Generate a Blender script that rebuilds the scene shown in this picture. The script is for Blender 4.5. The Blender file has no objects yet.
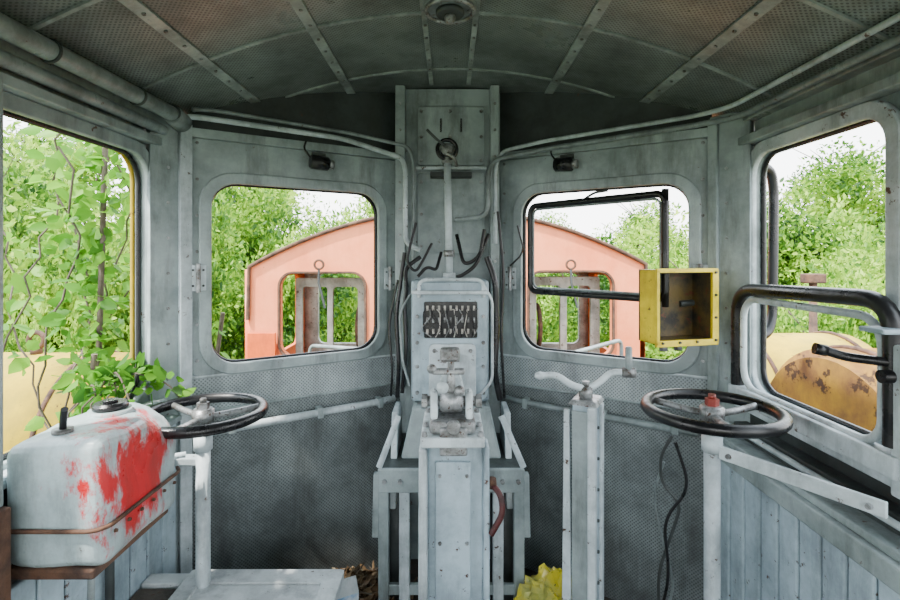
import bpy, bmesh, math, random
import numpy as np
from mathutils import Vector, Matrix, Euler, noise
random.seed(7); np.random.seed(7)
scene = bpy.context.scene
COL = scene.collection

# ------------------------------------------------------------------ materials
def _n(nt, t, **kw):
    n = nt.nodes.new(t)
    for k, v in kw.items(): setattr(n, k, v)
    return n

def paint(name, c1, c2, rust=0.35, rustcol=(0.075,0.035,0.018), scale=4.0, rough=0.45, metal=0.0,
          bump=0.15, dots=None, dotcol=(0.02,0.025,0.02), patch=None, spec=0.5, grime=.6, grimecol=(.035,.035,.03)):
    m = bpy.data.materials.new(name); m.use_nodes = True
    nt = m.node_tree; L = nt.links; b = nt.nodes['Principled BSDF']
    tc = _n(nt,'ShaderNodeTexCoord'); geo=_n(nt,'ShaderNodeNewGeometry')
    n1 = _n(nt,'ShaderNodeTexNoise'); n1.inputs['Scale'].default_value = scale; n1.inputs['Detail'].default_value = 9; n1.inputs['Roughness'].default_value=.68
    L.new(tc.outputs['Object'], n1.inputs['Vector'])
    r1 = _n(nt,'ShaderNodeValToRGB'); r1.color_ramp.elements[0].position=.38; r1.color_ramp.elements[1].position=.60
    r1.color_ramp.elements[0].color=(*c2,1); r1.color_ramp.elements[1].color=(*c1,1)
    L.new(n1.outputs['Fac'], r1.inputs['Fac'])
    out = r1.outputs['Color']
    def mixin(fac, col, o):
        mx = _n(nt,'ShaderNodeMix', data_type='RGBA'); mx.inputs[7].default_value=(*col,1)
        L.new(fac, mx.inputs[0]); L.new(o, mx.inputs[6]); return mx.outputs[2]
    if patch:
        loc, rad, pc = patch
        mp = _n(nt,'ShaderNodeVectorMath', operation='DISTANCE'); mp.inputs[1].default_value = loc
        L.new(tc.outputs['Object'], mp.inputs[0])
        nn = _n(nt,'ShaderNodeTexNoise'); nn.inputs['Scale'].default_value=9; nn.inputs['Detail'].default_value=9; nn.inputs['Roughness'].default_value=.8
        mpp=_n(nt,'ShaderNodeMapping'); mpp.inputs['Scale'].default_value=(1,1.6,.5); mpp.inputs['Rotation'].default_value=(.8,0,0); L.new(tc.outputs['Object'],mpp.inputs['Vector']); L.new(mpp.outputs['Vector'],nn.inputs['Vector'])
        ma = _n(nt,'ShaderNodeMath', operation='MULTIPLY_ADD'); ma.inputs[1].default_value = .60
        L.new(nn.outputs['Fac'], ma.inputs[0]); L.new(mp.outputs['Value'], ma.inputs[2])
        mr = _n(nt,'ShaderNodeMapRange'); mr.inputs['From Min'].default_value=rad+.335; mr.inputs['From Max'].default_value=rad+.285
        L.new(ma.outputs[0], mr.inputs['Value']); out=mixin(mr.outputs[0], pc, out)
    if grime>0:
        gm=_n(nt,'ShaderNodeMapping'); gm.inputs['Scale'].default_value=(7,7,1.6); L.new(geo.outputs['Position'],gm.inputs['Vector'])
        gn=_n(nt,'ShaderNodeTexNoise'); gn.inputs['Scale'].default_value=1.0; gn.inputs['Detail'].default_value=8; gn.inputs['Roughness'].default_value=.72
        L.new(gm.outputs['Vector'],gn.inputs['Vector'])
        gr=_n(nt,'ShaderNodeMapRange'); gr.inputs['From Min'].default_value=.48; gr.inputs['From Max'].default_value=.72; gr.inputs['To Max'].default_value=grime
        L.new(gn.outputs['Fac'],gr.inputs['Value']); out=mixin(gr.outputs[0],grimecol,out)
    n2 = _n(nt,'ShaderNodeTexNoise'); n2.inputs['Scale'].default_value = scale*4.5; n2.inputs['Detail'].default_value=10; n2.inputs['Roughness'].default_value=.7
    L.new(tc.outputs['Object'], n2.inputs['Vector'])
    if rust>0:
        r2 = _n(nt,'ShaderNodeValToRGB'); p = .725-.3*rust
        r2.color_ramp.elements[0].position=p; r2.color_ramp.elements[1].position=p+.035
        L.new(n2.outputs['Fac'], r2.inputs['Fac']); out=mixin(r2.outputs['Color'],rustcol,out)
    if dots:
        mp = _n(nt,'ShaderNodeMapping'); mp.inputs['Rotation'].default_value=(0,0,math.radians(45)); mp.inputs['Scale'].default_value=(dots,dots,dots)
        L.new(tc.outputs['Object'], mp.inputs['Vector'])
        v = _n(nt,'ShaderNodeTexVoronoi'); v.voronoi_dimensions='2D'; v.inputs['Scale'].default_value=1; v.inputs['Randomness'].default_value=0
        L.new(mp.outputs['Vector'], v.inputs['Vector'])
        rr = _n(nt,'ShaderNodeValToRGB'); rr.color_ramp.elements[0].position=.24; rr.color_ramp.elements[1].position=.36
        rr.color_ramp.elements[0].color=(.8,.8,.8,1); rr.color_ramp.elements[1].color=(0,0,0,1)
        L.new(v.outputs['Distance'], rr.inputs['Fac']); out=mixin(rr.outputs['Color'],dotcol,out)
    L.new(out, b.inputs['Base Color'])
    rm=_n(nt,'ShaderNodeMapRange'); rm.inputs['From Min'].default_value=.35; rm.inputs['From Max'].default_value=.65
    rm.inputs['To Min'].default_value=min(1,rough+.2); rm.inputs['To Max'].default_value=max(.1,rough-.08); L.new(n1.outputs['Fac'],rm.inputs['Value']); L.new(rm.outputs[0],b.inputs['Roughness'])
    b.inputs['Metallic'].default_value=metal
    b.inputs['Specular IOR Level'].default_value=spec
    bp = _n(nt,'ShaderNodeBump'); bp.inputs['Strength'].default_value=bump; bp.inputs['Distance'].default_value=.01
    L.new(n2.outputs['Fac'], bp.inputs['Height']); L.new(bp.outputs['Normal'], b.inputs['Normal'])
    return m

def leafmat(name, cols, transl=.45):
    m = bpy.data.materials.new(name); m.use_nodes=True
    nt=m.node_tree; L=nt.links; b=nt.nodes['Principled BSDF']; o=nt.nodes['Material Output']
    g=_n(nt,'ShaderNodeNewGeometry'); r=_n(nt,'ShaderNodeValToRGB')
    nz=_n(nt,'ShaderNodeTexNoise'); nz.inputs['Scale'].default_value=.6; nz.inputs['Detail'].default_value=4; L.new(g.outputs['Position'],nz.inputs['Vector'])
    ad=_n(nt,'ShaderNodeMath',operation='MULTIPLY_ADD'); ad.inputs[1].default_value=3.0; ad.inputs[2].default_value=-1.3; L.new(nz.outputs['Fac'],ad.inputs[0])
    mm=_n(nt,'ShaderNodeMath',operation='MULTIPLY_ADD'); mm.inputs[1].default_value=.65; L.new(g.outputs['Random Per Island'],mm.inputs[0]); L.new(ad.outputs[0],mm.inputs[2])
    e=r.color_ramp.elements
    e[0].color=(*cols[0],1); e[1].color=(*cols[-1],1)
    for i,c in enumerate(cols[1:-1]):
        x=e.new((i+1)/(len(cols)-1)); x.color=(*c,1)
    L.new(mm.outputs[0], r.inputs['Fac'])
    L.new(r.outputs['Color'], b.inputs['Base Color']); b.inputs['Roughness'].default_value=.5
    b.inputs['Specular IOR Level'].default_value=.25
    t=_n(nt,'ShaderNodeBsdfTranslucent'); L.new(r.outputs['Color'], t.inputs['Color'])
    mx=_n(nt,'ShaderNodeMixShader'); mx.inputs[0].default_value=transl
    L.new(b.outputs[0],mx.inputs[1]); L.new(t.outputs[0],mx.inputs[2]); L.new(mx.outputs[0],o.inputs['Surface'])
    return m

M_WALL  = paint('paint_greygreen',(.33,.395,.40),(.18,.22,.222),rust=.25,scale=3,grime=.75)
M_LIGHT = paint('paint_lightgrey',(.56,.64,.67),(.34,.395,.415),rust=.38,scale=6,grime=.6)
M_BLUE  = paint('paint_bluegrey',(.40,.51,.57),(.26,.335,.38),rust=.36,scale=6,grime=.6)
M_MESH  = paint('perforated_panel',(.25,.29,.295),(.11,.13,.132),rust=.08,scale=3.2,dots=95,dotcol=(.045,.054,.055),grime=.75)
M_MESH2 = paint('perforated_band',(.42,.48,.49),(.25,.29,.30),rust=.10,scale=3,dots=95,dotcol=(.08,.095,.097),grime=.5)
M_ROOF  = paint('perforated_roof',(.20,.235,.225),(.095,.112,.107),rust=0,scale=2.2,dots=95,dotcol=(.03,.036,.034),rough=.33,grime=.6,grimecol=(.035,.04,.038))
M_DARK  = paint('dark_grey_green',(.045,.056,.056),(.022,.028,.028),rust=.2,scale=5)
M_RIB   = paint('roof_rib',(.32,.37,.36),(.15,.175,.17),rust=.22,scale=7,rough=.33)
M_PIPE  = paint('pipe_grey',(.25,.30,.305),(.13,.155,.158),rust=.28,scale=8,rough=.33)
M_BLACK = paint('black_rubber',(.006,.006,.007),(.011,.011,.012),rust=0,scale=8,rough=.25,grime=0,spec=.4)
M_STEEL = paint('worn_steel',(.36,.38,.39),(.10,.10,.095),rust=.5,scale=18,rough=.36,metal=.45)
M_RUST  = paint('rust',(.12,.055,.028),(.045,.023,.016),rust=.5,scale=12,rough=.8,bump=.5)
M_TANK  = paint('tank_paint',(.42,.52,.53),(.28,.35,.36),rust=.22,scale=7,rough=.28,patch=((-.80,1.29,1.05),.125,(.55,.02,.025)),grime=.7,grimecol=(.07,.05,.035))
M_YEL   = paint('yellow_paint',(.90,.70,.01),(.65,.47,.01),rust=.32,scale=9,rough=.4,grime=.2)
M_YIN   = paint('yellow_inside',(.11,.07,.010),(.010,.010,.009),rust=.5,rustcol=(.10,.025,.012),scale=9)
M_HOOD  = paint('hood_yellow_moss',(.50,.34,.015),(.30,.22,.03),rust=.34,rustcol=(.10,.06,.03),scale=3,grime=.4,grimecol=(.13,.12,.06),rough=.8,spec=.25)
M_DRUM  = paint('rusty_drum',(.15,.07,.03),(.42,.23,.02),rust=.55,rustcol=(.05,.027,.016),scale=2.2,grime=.4,rough=.8,spec=.25)
M_HGREY = paint('hood_grey',(.16,.18,.17),(.10,.11,.10),rust=.3,scale=4,rough=.7)
M_PINK  = paint('faded_orange_pink',(.85,.26,.11),(.74,.18,.065),rust=.14,rustcol=(.30,.08,.04),scale=2,grime=.3,grimecol=(.4,.11,.04))
M_ORG   = paint('orange',(.82,.13,.005),(.60,.085,.005),rust=.34,scale=3,grime=.3)
M_CABIN = paint('cab_inside_pale',(.46,.47,.42),(.20,.21,.18),rust=.42,scale=4,grime=.6)
M_RED   = paint('dark_red',(.07,.010,.010),(.03,.008,.007),rust=.35,scale=20)
M_HUB   = paint('hub_red',(.22,.03,.02),(.10,.02,.015),rust=.35,scale=20)
M_FLOOR = paint('floor_dirt',(.07,.058,.045),(.025,.022,.019),rust=.5,scale=9,rough=.8,bump=.6)
M_WHITE = paint('pale_board',(.55,.60,.61),(.36,.39,.40),rust=.34,scale=6,grime=.6)
M_GRASS = paint('grass',(.13,.15,.08),(.09,.09,.07),rust=.2,rustcol=(.12,.11,.09),scale=.8,rough=.9,bump=.5,grime=0)
M_BARK  = paint('bark',(.13,.10,.07),(.06,.045,.03),rust=.2,scale=10,rough=.8)
M_CARTON= paint('carton_blue_white',(.65,.72,.78),(.05,.28,.55),rust=.1,scale=10,grime=.2)
M_BAG   = paint('bag_yellow',(.72,.60,.03),(.42,.42,.10),rust=.36,rustcol=(.02,.08,.03),scale=9,rough=.22,grime=.3)
M_TERM  = paint('terminal_white',(.62,.60,.55),(.30,.28,.25),rust=.4,scale=25)
M_LEAF  = leafmat('leaf_far',[(.02,.07,.012),(.08,.20,.018),(.23,.41,.03),(.42,.60,.08)])
M_LEAF2 = leafmat('leaf_near',[(.03,.12,.012),(.10,.30,.02),(.22,.46,.04)],.5)
M_LITTER= leafmat('leaf_litter',[(.04,.025,.012),(.10,.06,.03),(.20,.14,.08),(.42,.38,.28)],.05)

# ------------------------------------------------------------------ helpers
def E(name, loc=(0,0,0)):
    e = bpy.data.objects.new(name, None); e.location = loc; e.empty_display_size=.1
    COL.objects.link(e); return e

def link(name, me, mat, parent=None, M=None, smooth=False):
    ob = bpy.data.objects.new(name, me); COL.objects.link(ob)
    me.materials.clear(); me.materials.append(mat)
    if smooth:
        me.polygons.foreach_set('use_smooth',[True]*len(me.polygons))
    if parent is not None:
        ob.parent = parent; ob.matrix_parent_inverse = Matrix.Translation(-Vector(parent.location))
    if M is not None: ob.matrix_basis = M
    return ob

def B(name, xr, yr, zr, mat, parent=None, bev=.003, M=None, top=None, seg=2):
    bm = bmesh.new(); bmesh.ops.create_cube(bm, size=1)
    c = Vector(((xr[0]+xr[1])/2,(yr[0]+yr[1])/2,(zr[0]+zr[1])/2)); s=(abs(xr[1]-xr[0]),abs(yr[1]-yr[0]),abs(zr[1]-zr[0]))
    for v in bm.verts:
        fx=fy=1
        if top and v.co.z>0: fx,fy=top
        v.co = Vector((v.co.x*s[0]*fx,v.co.y*s[1]*fy,v.co.z*s[2]))+c
    if bev>0:
        bmesh.ops.bevel(bm, geom=list(bm.edges), offset=min(bev,min(s)*.45), segments=seg, affect='EDGES', profile=.5)
    me = bpy.data.meshes.new(name); bm.to_mesh(me); bm.free()
    return link(name, me, mat, parent, M)

def fillet(pts, r, n=6, cyc=False):
    pts=[Vector(p) for p in pts]; out=[]; N=len(pts)
    for i,p in enumerate(pts):
        if not cyc and (i==0 or i==N-1): out.append(p); continue
        a=pts[i-1]-p; b=pts[(i+1)%N]-p
        rr=min(r,a.length*.48,b.length*.48)
        A=p+a.normalized()*rr; C=p+b.normalized()*rr
        for k in range(n+1):
            t=k/n; out.append(A*(1-t)**2+p*2*t*(1-t)+C*t*t)
    return out

def tube(name, pts, r, mat, parent=None, fr=0, cyc=False, M=None, res=4):
    P = fillet(pts, fr, cyc=cyc) if fr>0 else [Vector(p) for p in pts]
    cu = bpy.data.curves.new(name,'CURVE'); cu.dimensions='3D'; cu.bevel_depth=r; cu.bevel_resolution=res; cu.use_fill_caps=not cyc
    s = cu.splines.new('POLY'); s.points.add(len(P)-1)
    for q,p in zip(s.points,P): q.co=(*p,1)
    s.use_cyclic_u=cyc
    o=bpy.data.objects.new('tmp',cu); me=bpy.data.meshes.new_from_object(o); bpy.data.objects.remove(o); bpy.data.curves.remove(cu)
    me.name=name
    return link(name, me, mat, parent, M, smooth=True)

def cyl(name, p0, p1, r, mat, parent=None, r2=None, n=28, smooth=True, bev=0):
    p0=Vector(p0); p1=Vector(p1); d=p1-p0
    bm=bmesh.new(); bmesh.ops.create_cone(bm, cap_ends=True, segments=n, radius1=r, radius2=r if r2 is None else r2, depth=d.length)
    if bev>0:
        ed=[e for e in bm.edges if any(len(f.verts)>4 for f in e.link_faces)]
        bmesh.ops.bevel(bm, geom=ed, offset=bev, segments=2, affect='EDGES')
    Q=d.to_track_quat('Z','Y').to_matrix().to_4x4(); bm.transform(Matrix.Translation((p0+p1)/2)@Q)
    for f in bm.faces: f.smooth = smooth and len(f.verts)<=4
    me=bpy.data.meshes.new(name); bm.to_mesh(me); bm.free()
    return link(name,me,mat,parent)

def ball(name,c,r,mat,parent=None,sc=(1,1,1)):
    bm=bmesh.new(); bmesh.ops.create_uvsphere(bm,u_segments=20,v_segments=12,radius=r)
    for v in bm.verts: v.co=Vector((v.co.x*sc[0],v.co.y*sc[1],v.co.z*sc[2]))+Vector(c)
    me=bpy.data.meshes.new(name); bm.to_mesh(me); bm.free()
    return link(name,me,mat,parent,smooth=True)

def ring(name,c,R,r,mat,parent=None,axis='Z',n=64):
    pts=[]
    for k in range(n):
        a=2*math.pi*k/n; x,y=R*math.cos(a),R*math.sin(a)
        v={'Z':(x,y,0),'Y':(x,0,y),'X':(0,x,y)}[axis]; pts.append(Vector(v)+Vector(c))
    return tube(name,pts,r,mat,parent,cyc=True,res=5)

def rrect(x0,x1,y0,y1,r,n=7):
    out=[]
    for cx,cy,a0 in ((x1-r,y1-r,0),(x0+r,y1-r,90),(x0+r,y0+r,180),(x1-r,y0+r,270)):
        for k in range(n+1):
            a=math.radians(a0+90*k/n); out.append((cx+r*math.cos(a),cy+r*math.sin(a)))
    return out

def plate(name, outer, holes, th, M, mat, parent=None, z=0, bev=0):
    cu=bpy.data.curves.new(name,'CURVE'); cu.dimensions='2D'; cu.fill_mode='BOTH'; cu.extrude=th/2-bev; cu.bevel_depth=bev; cu.bevel_resolution=1
    for lp in [outer]+holes:
        s=cu.splines.new('POLY'); s.points.add(len(lp)-1)
        for q,p in zip(s.points,lp): q.co=(p[0],p[1],0,1)
        s.use_cyclic_u=True
    o=bpy.data.objects.new('tmp',cu); me=bpy.data.meshes.new_from_object(o); bpy.data.objects.remove(o); bpy.data.curves.remove(cu)
    me.name=name; me.transform(Matrix.Translation((0,0,z-th/2)))
    return link(name,me,mat,parent,M)

def R4(x0,x1,y0,y1): return [(x0,y0),(x1,y0),(x1,y1),(x0,y1)]

def bolts(name, lst, nrm, r, h, mat, parent=None, M=None):
    bm=bmesh.new(); Q=Vector(nrm).to_track_quat('Z','Y').to_matrix().to_4x4()
    for p in lst:
        bmesh.ops.create_cone(bm,cap_ends=True,segments=8,radius1=r,radius2=r*.8,depth=h,matrix=Matrix.Translation(Vector(p)+Vector(nrm).normalized()*h*.4)@Q)
    me=bpy.data.meshes.new(name); bm.to_mesh(me); bm.free()
    return link(name,me,mat,parent,M)

def frame3(o, xd):
    x=Vector(xd).normalized(); y=Vector((0,0,1)); z=x.cross(y)
    return Matrix(((x.x,y.x,z.x,o[0]),(x.y,y.y,z.y,o[1]),(x.z,y.z,z.z,o[2]),(0,0,0,1)))

FZ=.15
YB=-1.0
def roofz(x): return 2.40-.30*(x/1.1)**2

# ------------------------------------------------------------------ camera
cam=bpy.data.cameras.new('camera'); cam.lens=20; cam.sensor_width=36; cam.shift_y=-43/900; cam.clip_start=.03; cam.clip_end=300
co=bpy.data.objects.new('camera',cam); co.location=(0,0,1.6); co.rotation_euler=(math.pi/2,0,0); COL.objects.link(co); scene.camera=co

# ------------------------------------------------------------------ room shell
B('floor',(-1.14,1.14),(YB,2.44),(FZ-.06,FZ),M_FLOOR,bev=0)

ceil=E('ceiling',(0,.8,2.4))
xs=np.linspace(-1.14,1.14,41)
def roof_strip(name,y0,y1,dz0,dz1,mat):
    vs=[];fs=[]
    for x in xs:
        z=roofz(x); vs+=[(x,y0,z+dz0),(x,y1,z+dz0),(x,y0,z+dz1),(x,y1,z+dz1)]
    for i in range(len(xs)-1):
        a=4*i;b=a+4
        fs+=[(a,a+1,b+1,b),(a+2,b+2,b+3,a+3),(a,b,b+2,a+2),(a+1,a+3,b+3,b+1)]
    fs+=[(0,2,3,1),(4*len(xs)-4,4*len(xs)-3,4*len(xs)-1,4*len(xs)-2)]
    me=bpy.data.meshes.new(name); me.from_pydata(vs,[],fs); me.update()
    return link(name,me,mat,ceil,smooth=False)
roof_strip('roof_skin',YB,2.46,0,.03,M_ROOF)
for i,y in enumerate((.75,1.2,1.63,2.12)):
    roof_strip('cross_rib_%d'%i,y-.006,y+.006,-.007,0,M_RIB)
for i,x in enumerate((-.8,-.45,-.085,.085,.45,.8)):
    z=roofz(x); sl=-.6*x/1.21
    Mx=Matrix.Translation((x,0,z))@Matrix.Rotation(-math.atan(sl),4,'Y')
    hw_=.018 if abs(x)>.1 else .010
    B('long_rib_%d'%i,(-hw_,hw_),(YB,2.15 if abs(x)>.6 else 2.30),(-.009,.004),M_RIB,ceil,.002,M=Mx)
    bolts('rib_rivets_%d'%i,[(0,y,-.009) for y in np.arange(.6,2.15,.10)],(0,0,-1),.006,.005,M_STEEL,ceil,M=Mx)

PL=frame3((-1.006,1.92,0),(.766,.48,0)); PR=frame3((.24,2.40,0),(.766,-.48,0)); LEN=.904
wf=E('wall_front',(0,2.4,1.2))
holes={'left':(.07,.79,1.17,1.90),'right':(.114,.834,1.17,1.90)}
for side,PM in (('left',PL),('right',PR)):
    x0,x1,y0,y1=holes[side]; h=rrect(x0,x1,y0,y1,.10)
    plate('lower_perforated_'+side,R4(0,LEN,FZ,1.135),[],.02,PM,M_MESH,wf)
    plate('perforated_band_'+side,R4(0,LEN,1.0,1.135),[],.006,PM,M_MESH2,wf,z=.007)
    plate('window_plate_'+side,R4(0,LEN,1.13,2.085),[h],.045,PM,M_WALL,wf,z=.008,bev=.0015)
    plate('door_skin_'+side,rrect(.012,LEN-.012,1.142,2.055,.02,3),[rrect(x0-.012,x1+.012,y0-.012,y1+.012,.11)],.008,PM,M_WALL,wf,z=.016,bev=.002)
    tube('band_bead_'+side,[(0,1.137,.01),(LEN,1.137,.01)],.007,M_LIGHT,wf,M=PM)
    tube('band_bead_low_'+side,[(0,1.0,.008),(LEN,1.0,.008)],.005,M_WALL,wf,M=PM)
    plate('top_angle_'+side,R4(0,LEN,2.06,2.09),[],.03,PM,M_WALL,wf,z=.034,bev=.002)
    bolts('door_screws_'+side,[(x,y,.016) for x in (.03,LEN-.03) for y in np.arange(1.2,2.05,.14)],(0,0,1),.007,.006,M_STEEL,wf,M=PM)
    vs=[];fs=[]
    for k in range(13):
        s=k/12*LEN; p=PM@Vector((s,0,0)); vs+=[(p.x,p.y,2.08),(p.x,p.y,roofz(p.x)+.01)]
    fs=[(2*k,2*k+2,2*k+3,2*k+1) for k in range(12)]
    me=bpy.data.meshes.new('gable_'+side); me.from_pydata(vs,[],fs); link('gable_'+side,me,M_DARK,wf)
vs=[];n=6
for k in range(n+1):
    x=-.24+.48*k/n; vs+=[(x,2.40,FZ),(x,2.40,roofz(x)+.01)]
me=bpy.data.meshes.new('centre_back'); me.from_pydata(vs,[],[(2*k,2*k+2,2*k+3,2*k+1) for k in range(n)]); link('centre_back',me,M_WALL,wf)

SL=frame3((-1.1,0,0),(0,1,0)); SR=frame3((1.1,0,0),(0,-1,0))
wl=E('wall_left',(-1.1,.5,1.2)); wr=E('wall_right',(1.1,.5,1.2))
plate('side_plate',R4(YB,1.92,FZ,2.14),[rrect(1.08,1.81,1.09,1.97,.10),rrect(.1,.93,1.09,1.97,.10)],.04,SL,M_WALL,wl)
plate('side_plate',R4(-1.92,-YB,FZ,2.14),[rrect(-1.80,-1.235,1.12,1.97,.08),rrect(-1.10,-.2,1.12,1.97,.08)],.04,SR,M_WALL,wr)
for side,wp,sx in (('l',wl,-1),('r',wr,1)):
    Mc=frame3((sx*1.085,1.80,0),(.08,.115,0)) if sx<0 else frame3((1.005,1.915,0),(.08,-.115,0))
    plate('corner_post',R4(0,.14,FZ,2.13),[],.03,Mc,M_WALL,wp,z=.015,bev=.003)
    plate('corner_post_bead',R4(.10 if sx<0 else .0,.14 if sx<0 else .03,FZ,2.10),[],.02,Mc,M_LIGHT if sx<0 else M_WALL,wp,z=.032,bev=.003)
    bolts('corner_screws',[(.06,y,.016) for y in np.arange(.5,2.05,.13)],(0,0,1),.006,.006,M_STEEL,wp,M=Mc)
    B('header_rail',(sx*1.05,sx*1.10),(YB,1.86),(2.005,2.035),M_WALL,wp,.004)
    B('cornice_rail',(sx*1.06,sx*1.11),(YB,1.88),(2.09,2.125),M_RIB,wp,.004)
    B('sill_rail',(sx*1.04,sx*1.10),(YB,1.84),(1.055,1.085),M_LIGHT,wp,.006)
    B('sill_apron',(sx*1.075,sx*1.10),(YB,1.84),(.92,1.055),M_DARK,wp,.003)
for k in range(10):
    y=.95+k*.088
    B('plank_%d'%k,(-1.02,-1.0),(y+.004,y+.084),(FZ,1.0 if y>1.5 else .84),M_BLUE,wl,.005)
B('plank_cap',(-1.06,-.985),(1.5,1.84),(1.0,1.02),M_WALL,wl,.004)
wb=E('wall_back',(0,YB,1.2))
tp=[(x,roofz(x)) for x in np.linspace(1.12,-1.12,15)]
plate('rear_plate',[(-1.12,FZ),(-.36,FZ),(-.36,2.02),(.36,2.02),(.36,FZ),(1.12,FZ)]+tp,[rrect(-.98,-.46,1.05,1.98,.08),rrect(.46,.98,1.05,1.98,.08)],.03,frame3((0,YB,0),(1,0,0)),M_WALL,wb)

def winframe(name,PM,h,r,col,z=.03,loc=(0,0,0)):
    w=E(name,loc); x0,x1,y0,y1=h
    plate('inner_frame',rrect(x0-.03,x1+.03,y0-.03,y1+.03,r+.025),[rrect(x0+.004,x1-.004,y0+.004,y1-.004,r)],.02,PM,col,w,z=z,bev=.005)
    pts=[(p[0],p[1],z-.045) for p in rrect(x0+.006,x1-.006,y0+.006,y1-.006,r)]
    tube('gasket',pts,.008,M_BLACK,w,cyc=True,M=PM)
    return w
w1=winframe('window_1',SL,(1.08,1.81,1.09,1.97),.10,M_WALL,loc=(-1.1,1.45,1.5),z=.02)
w2=winframe('window_2',PL,holes['left'],.10,M_WALL,loc=(-.66,2.13,1.5))
w3=winframe('window_3',PR,holes['right'],.10,M_WALL,loc=(.66,2.13,1.5))
w4=winframe('window_4',SR,(-1.80,-1.235,1.12,1.97),.08,M_LIGHT,loc=(1.1,1.5,1.5),z=.02)
tube('outer_lip',[(p[0],p[1],-.05) for p in rrect(1.078,1.812,1.088,1.972,.1)],.008,M_HOOD,w1,cyc=True,M=SL)
for w,PM,lst in ((w2,PL,[(.032,1.52),(.835,1.50)]),(w3,PR,[(.07,1.50),(.868,1.52)])):
    for i,(x,y) in enumerate(lst):
        B('hinge_leaf_%d'%i,(x-.028,x+.028),(y-.05,y+.05),(.02,.034),M_LIGHT,w,.003,M=PM)
        tube('hinge_pin_%d'%i,[(x,y-.055,.038),(x,y+.055,.038)],.009,M_STEEL,w,M=PM)
        bolts('hinge_bolts_%d'%i,[(x+a,y+b,.034) for a in (-.018,.018) for b in (-.03,.03)],(0,0,1),.005,.005,M_DARK,w,M=PM)
B('latch_plate',(.80,.895),(1.46,1.55),(.022,.036),M_LIGHT,w3,.004,M=PR)
bolts('latch_bolts',[(x,y,.036) for x in (.815,.85,.88) for y in (1.475,1.505,1.535)],(0,0,1),.006,.006,M_DARK,w3,M=PR)

sash=E('open_window_sash',(.57,2.05,1.64))
a=Vector((.365,2.27,0)); b=Vector((.775,1.80,0)); MS=frame3((a.x,a.y,0),(b-a)); Ls=(b-a).length
tube('sash_tube',[(p[0],p[1],0) for p in rrect(0,Ls,1.445,1.83,.035)],.013,M_BLACK,sash,cyc=True,M=MS)
tube('sash_inner_bead',[(p[0],p[1],0) for p in rrect(.017,Ls-.017,1.462,1.813,.028)],.005,M_PIPE,sash,cyc=True,M=MS)
tube('stay_arm',[(.27,1.83,.0),(.33,1.86,.0),(.36,1.87,-.05)],.005,M_DARK,sash,M=MS,fr=.02)
cyl('pivot',MS@Vector((Ls,1.42,0)),MS@Vector((Ls,1.845,0)),.012,M_BLACK,sash)

ds=E('drop_window_sash',(1.0,1.45,1.3))
MD=frame3((1.03,1.79,0),(0,-1,0))
tube('black_tube',[(0,1.14,0),(0,1.485,0),(.63,1.50,0),(.63,1.16,0)],.022,M_BLACK,ds,fr=.09,M=MD)
tube('grey_inner_tube',[(p[0],p[1],.0) for p in rrect(.035,.60,1.145,1.455,.07)],.011,M_LIGHT,ds,cyc=True,M=MD)
B('bottom_channel',(-.02,.66),(1.09,1.145),(-.02,.025),M_LIGHT,ds,.006,M=MD)
B('near_stile',(.635,.70),(1.05,1.40),(-.02,.015),M_LIGHT,ds,.006,M=MD)
lv=E('window_latch_handle',(.98,1.2,1.38))
tube('lever',[(.905,1.22,1.375),(.95,1.2,1.36),(1.03,1.15,1.355),(1.10,1.13,1.35)],.011,M_BLACK,lv,fr=.02)
cyl('lever_end',(.89,1.222,1.377),(.915,1.216,1.372),.014,M_BLACK,lv)
B('latch_plate',(.97,1.10),(1.12,1.19),(1.425,1.437),M_BLUE,lv,.004)
cyl('latch_pin',(1.03,1.155,1.30),(1.03,1.155,1.43),.010,M_STEEL,lv)
cyl('latch_barrel',(.99,1.15,1.325),(1.08,1.15,1.325),.015,M_BLACK,lv)

mb=E('mirror_bracket',(1.25,2.0,1.6))
tube('hook',[(1.12,1.92,1.96),(1.27,1.98,1.95),(1.295,2.0,1.87),(1.29,2.0,1.36),(1.25,1.97,1.29),(1.12,1.92,1.30)],.018,M_BLACK,mb,fr=.06)

# ------------------------------------------------------------------ ducts and conduits
cp=E('conduit_pipes',(-1.0,1,2.1))
tube('cornice_duct',[(-1.0,YB+.03,2.115),(-1.0,1.84,2.115)],.026,M_PIPE,cp)
tube('cornice_conduit',[(-1.05,YB+.03,2.065),(-1.05,1.83,2.065)],.02,M_PIPE,cp)
for y in (.9,1.25,1.6,1.8):
    ring('duct_clip',(-1.0,y,2.115),.028,.004,M_DARK,cp,'Y',24)
cyl('duct_end',(-1.0,1.80,2.115),(-1.0,1.87,2.10),.036,M_PIPE,cp)
def onP(PM,x,y,z): return PM@Vector((x,y,z))
tube('front_conduit_left',[(-1.0,1.85,2.12),onP(PL,.03,2.13,.05),onP(PL,.60,2.12,.05),(-.22,2.27,2.05),(-.20,2.24,2.0),(-.20,2.24,1.66),(-.13,2.22,1.63)],.011,M_LIGHT,cp,fr=.06)
tube('front_conduit_left_b',[(-.96,1.86,2.15),onP(PL,.08,2.165,.045),onP(PL,.62,2.15,.045),(-.18,2.27,2.10),(-.165,2.26,2.02),(-.165,2.26,1.55)],.008,M_PIPE,cp,fr=.06)
cr=E('conduit_pipes',(1.0,1,2.1))
tube('cornice_conduit',[(1.03,YB+.03,2.10),(1.03,1.78,2.10),onP(PR,.87,2.10,.06),onP(PR,.25,2.08,.05),(.20,2.26,2.04),(.17,2.24,1.98),(.17,2.24,1.78),(.02,2.22,1.765)],.011,M_PIPE,cr,fr=.06)
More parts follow.
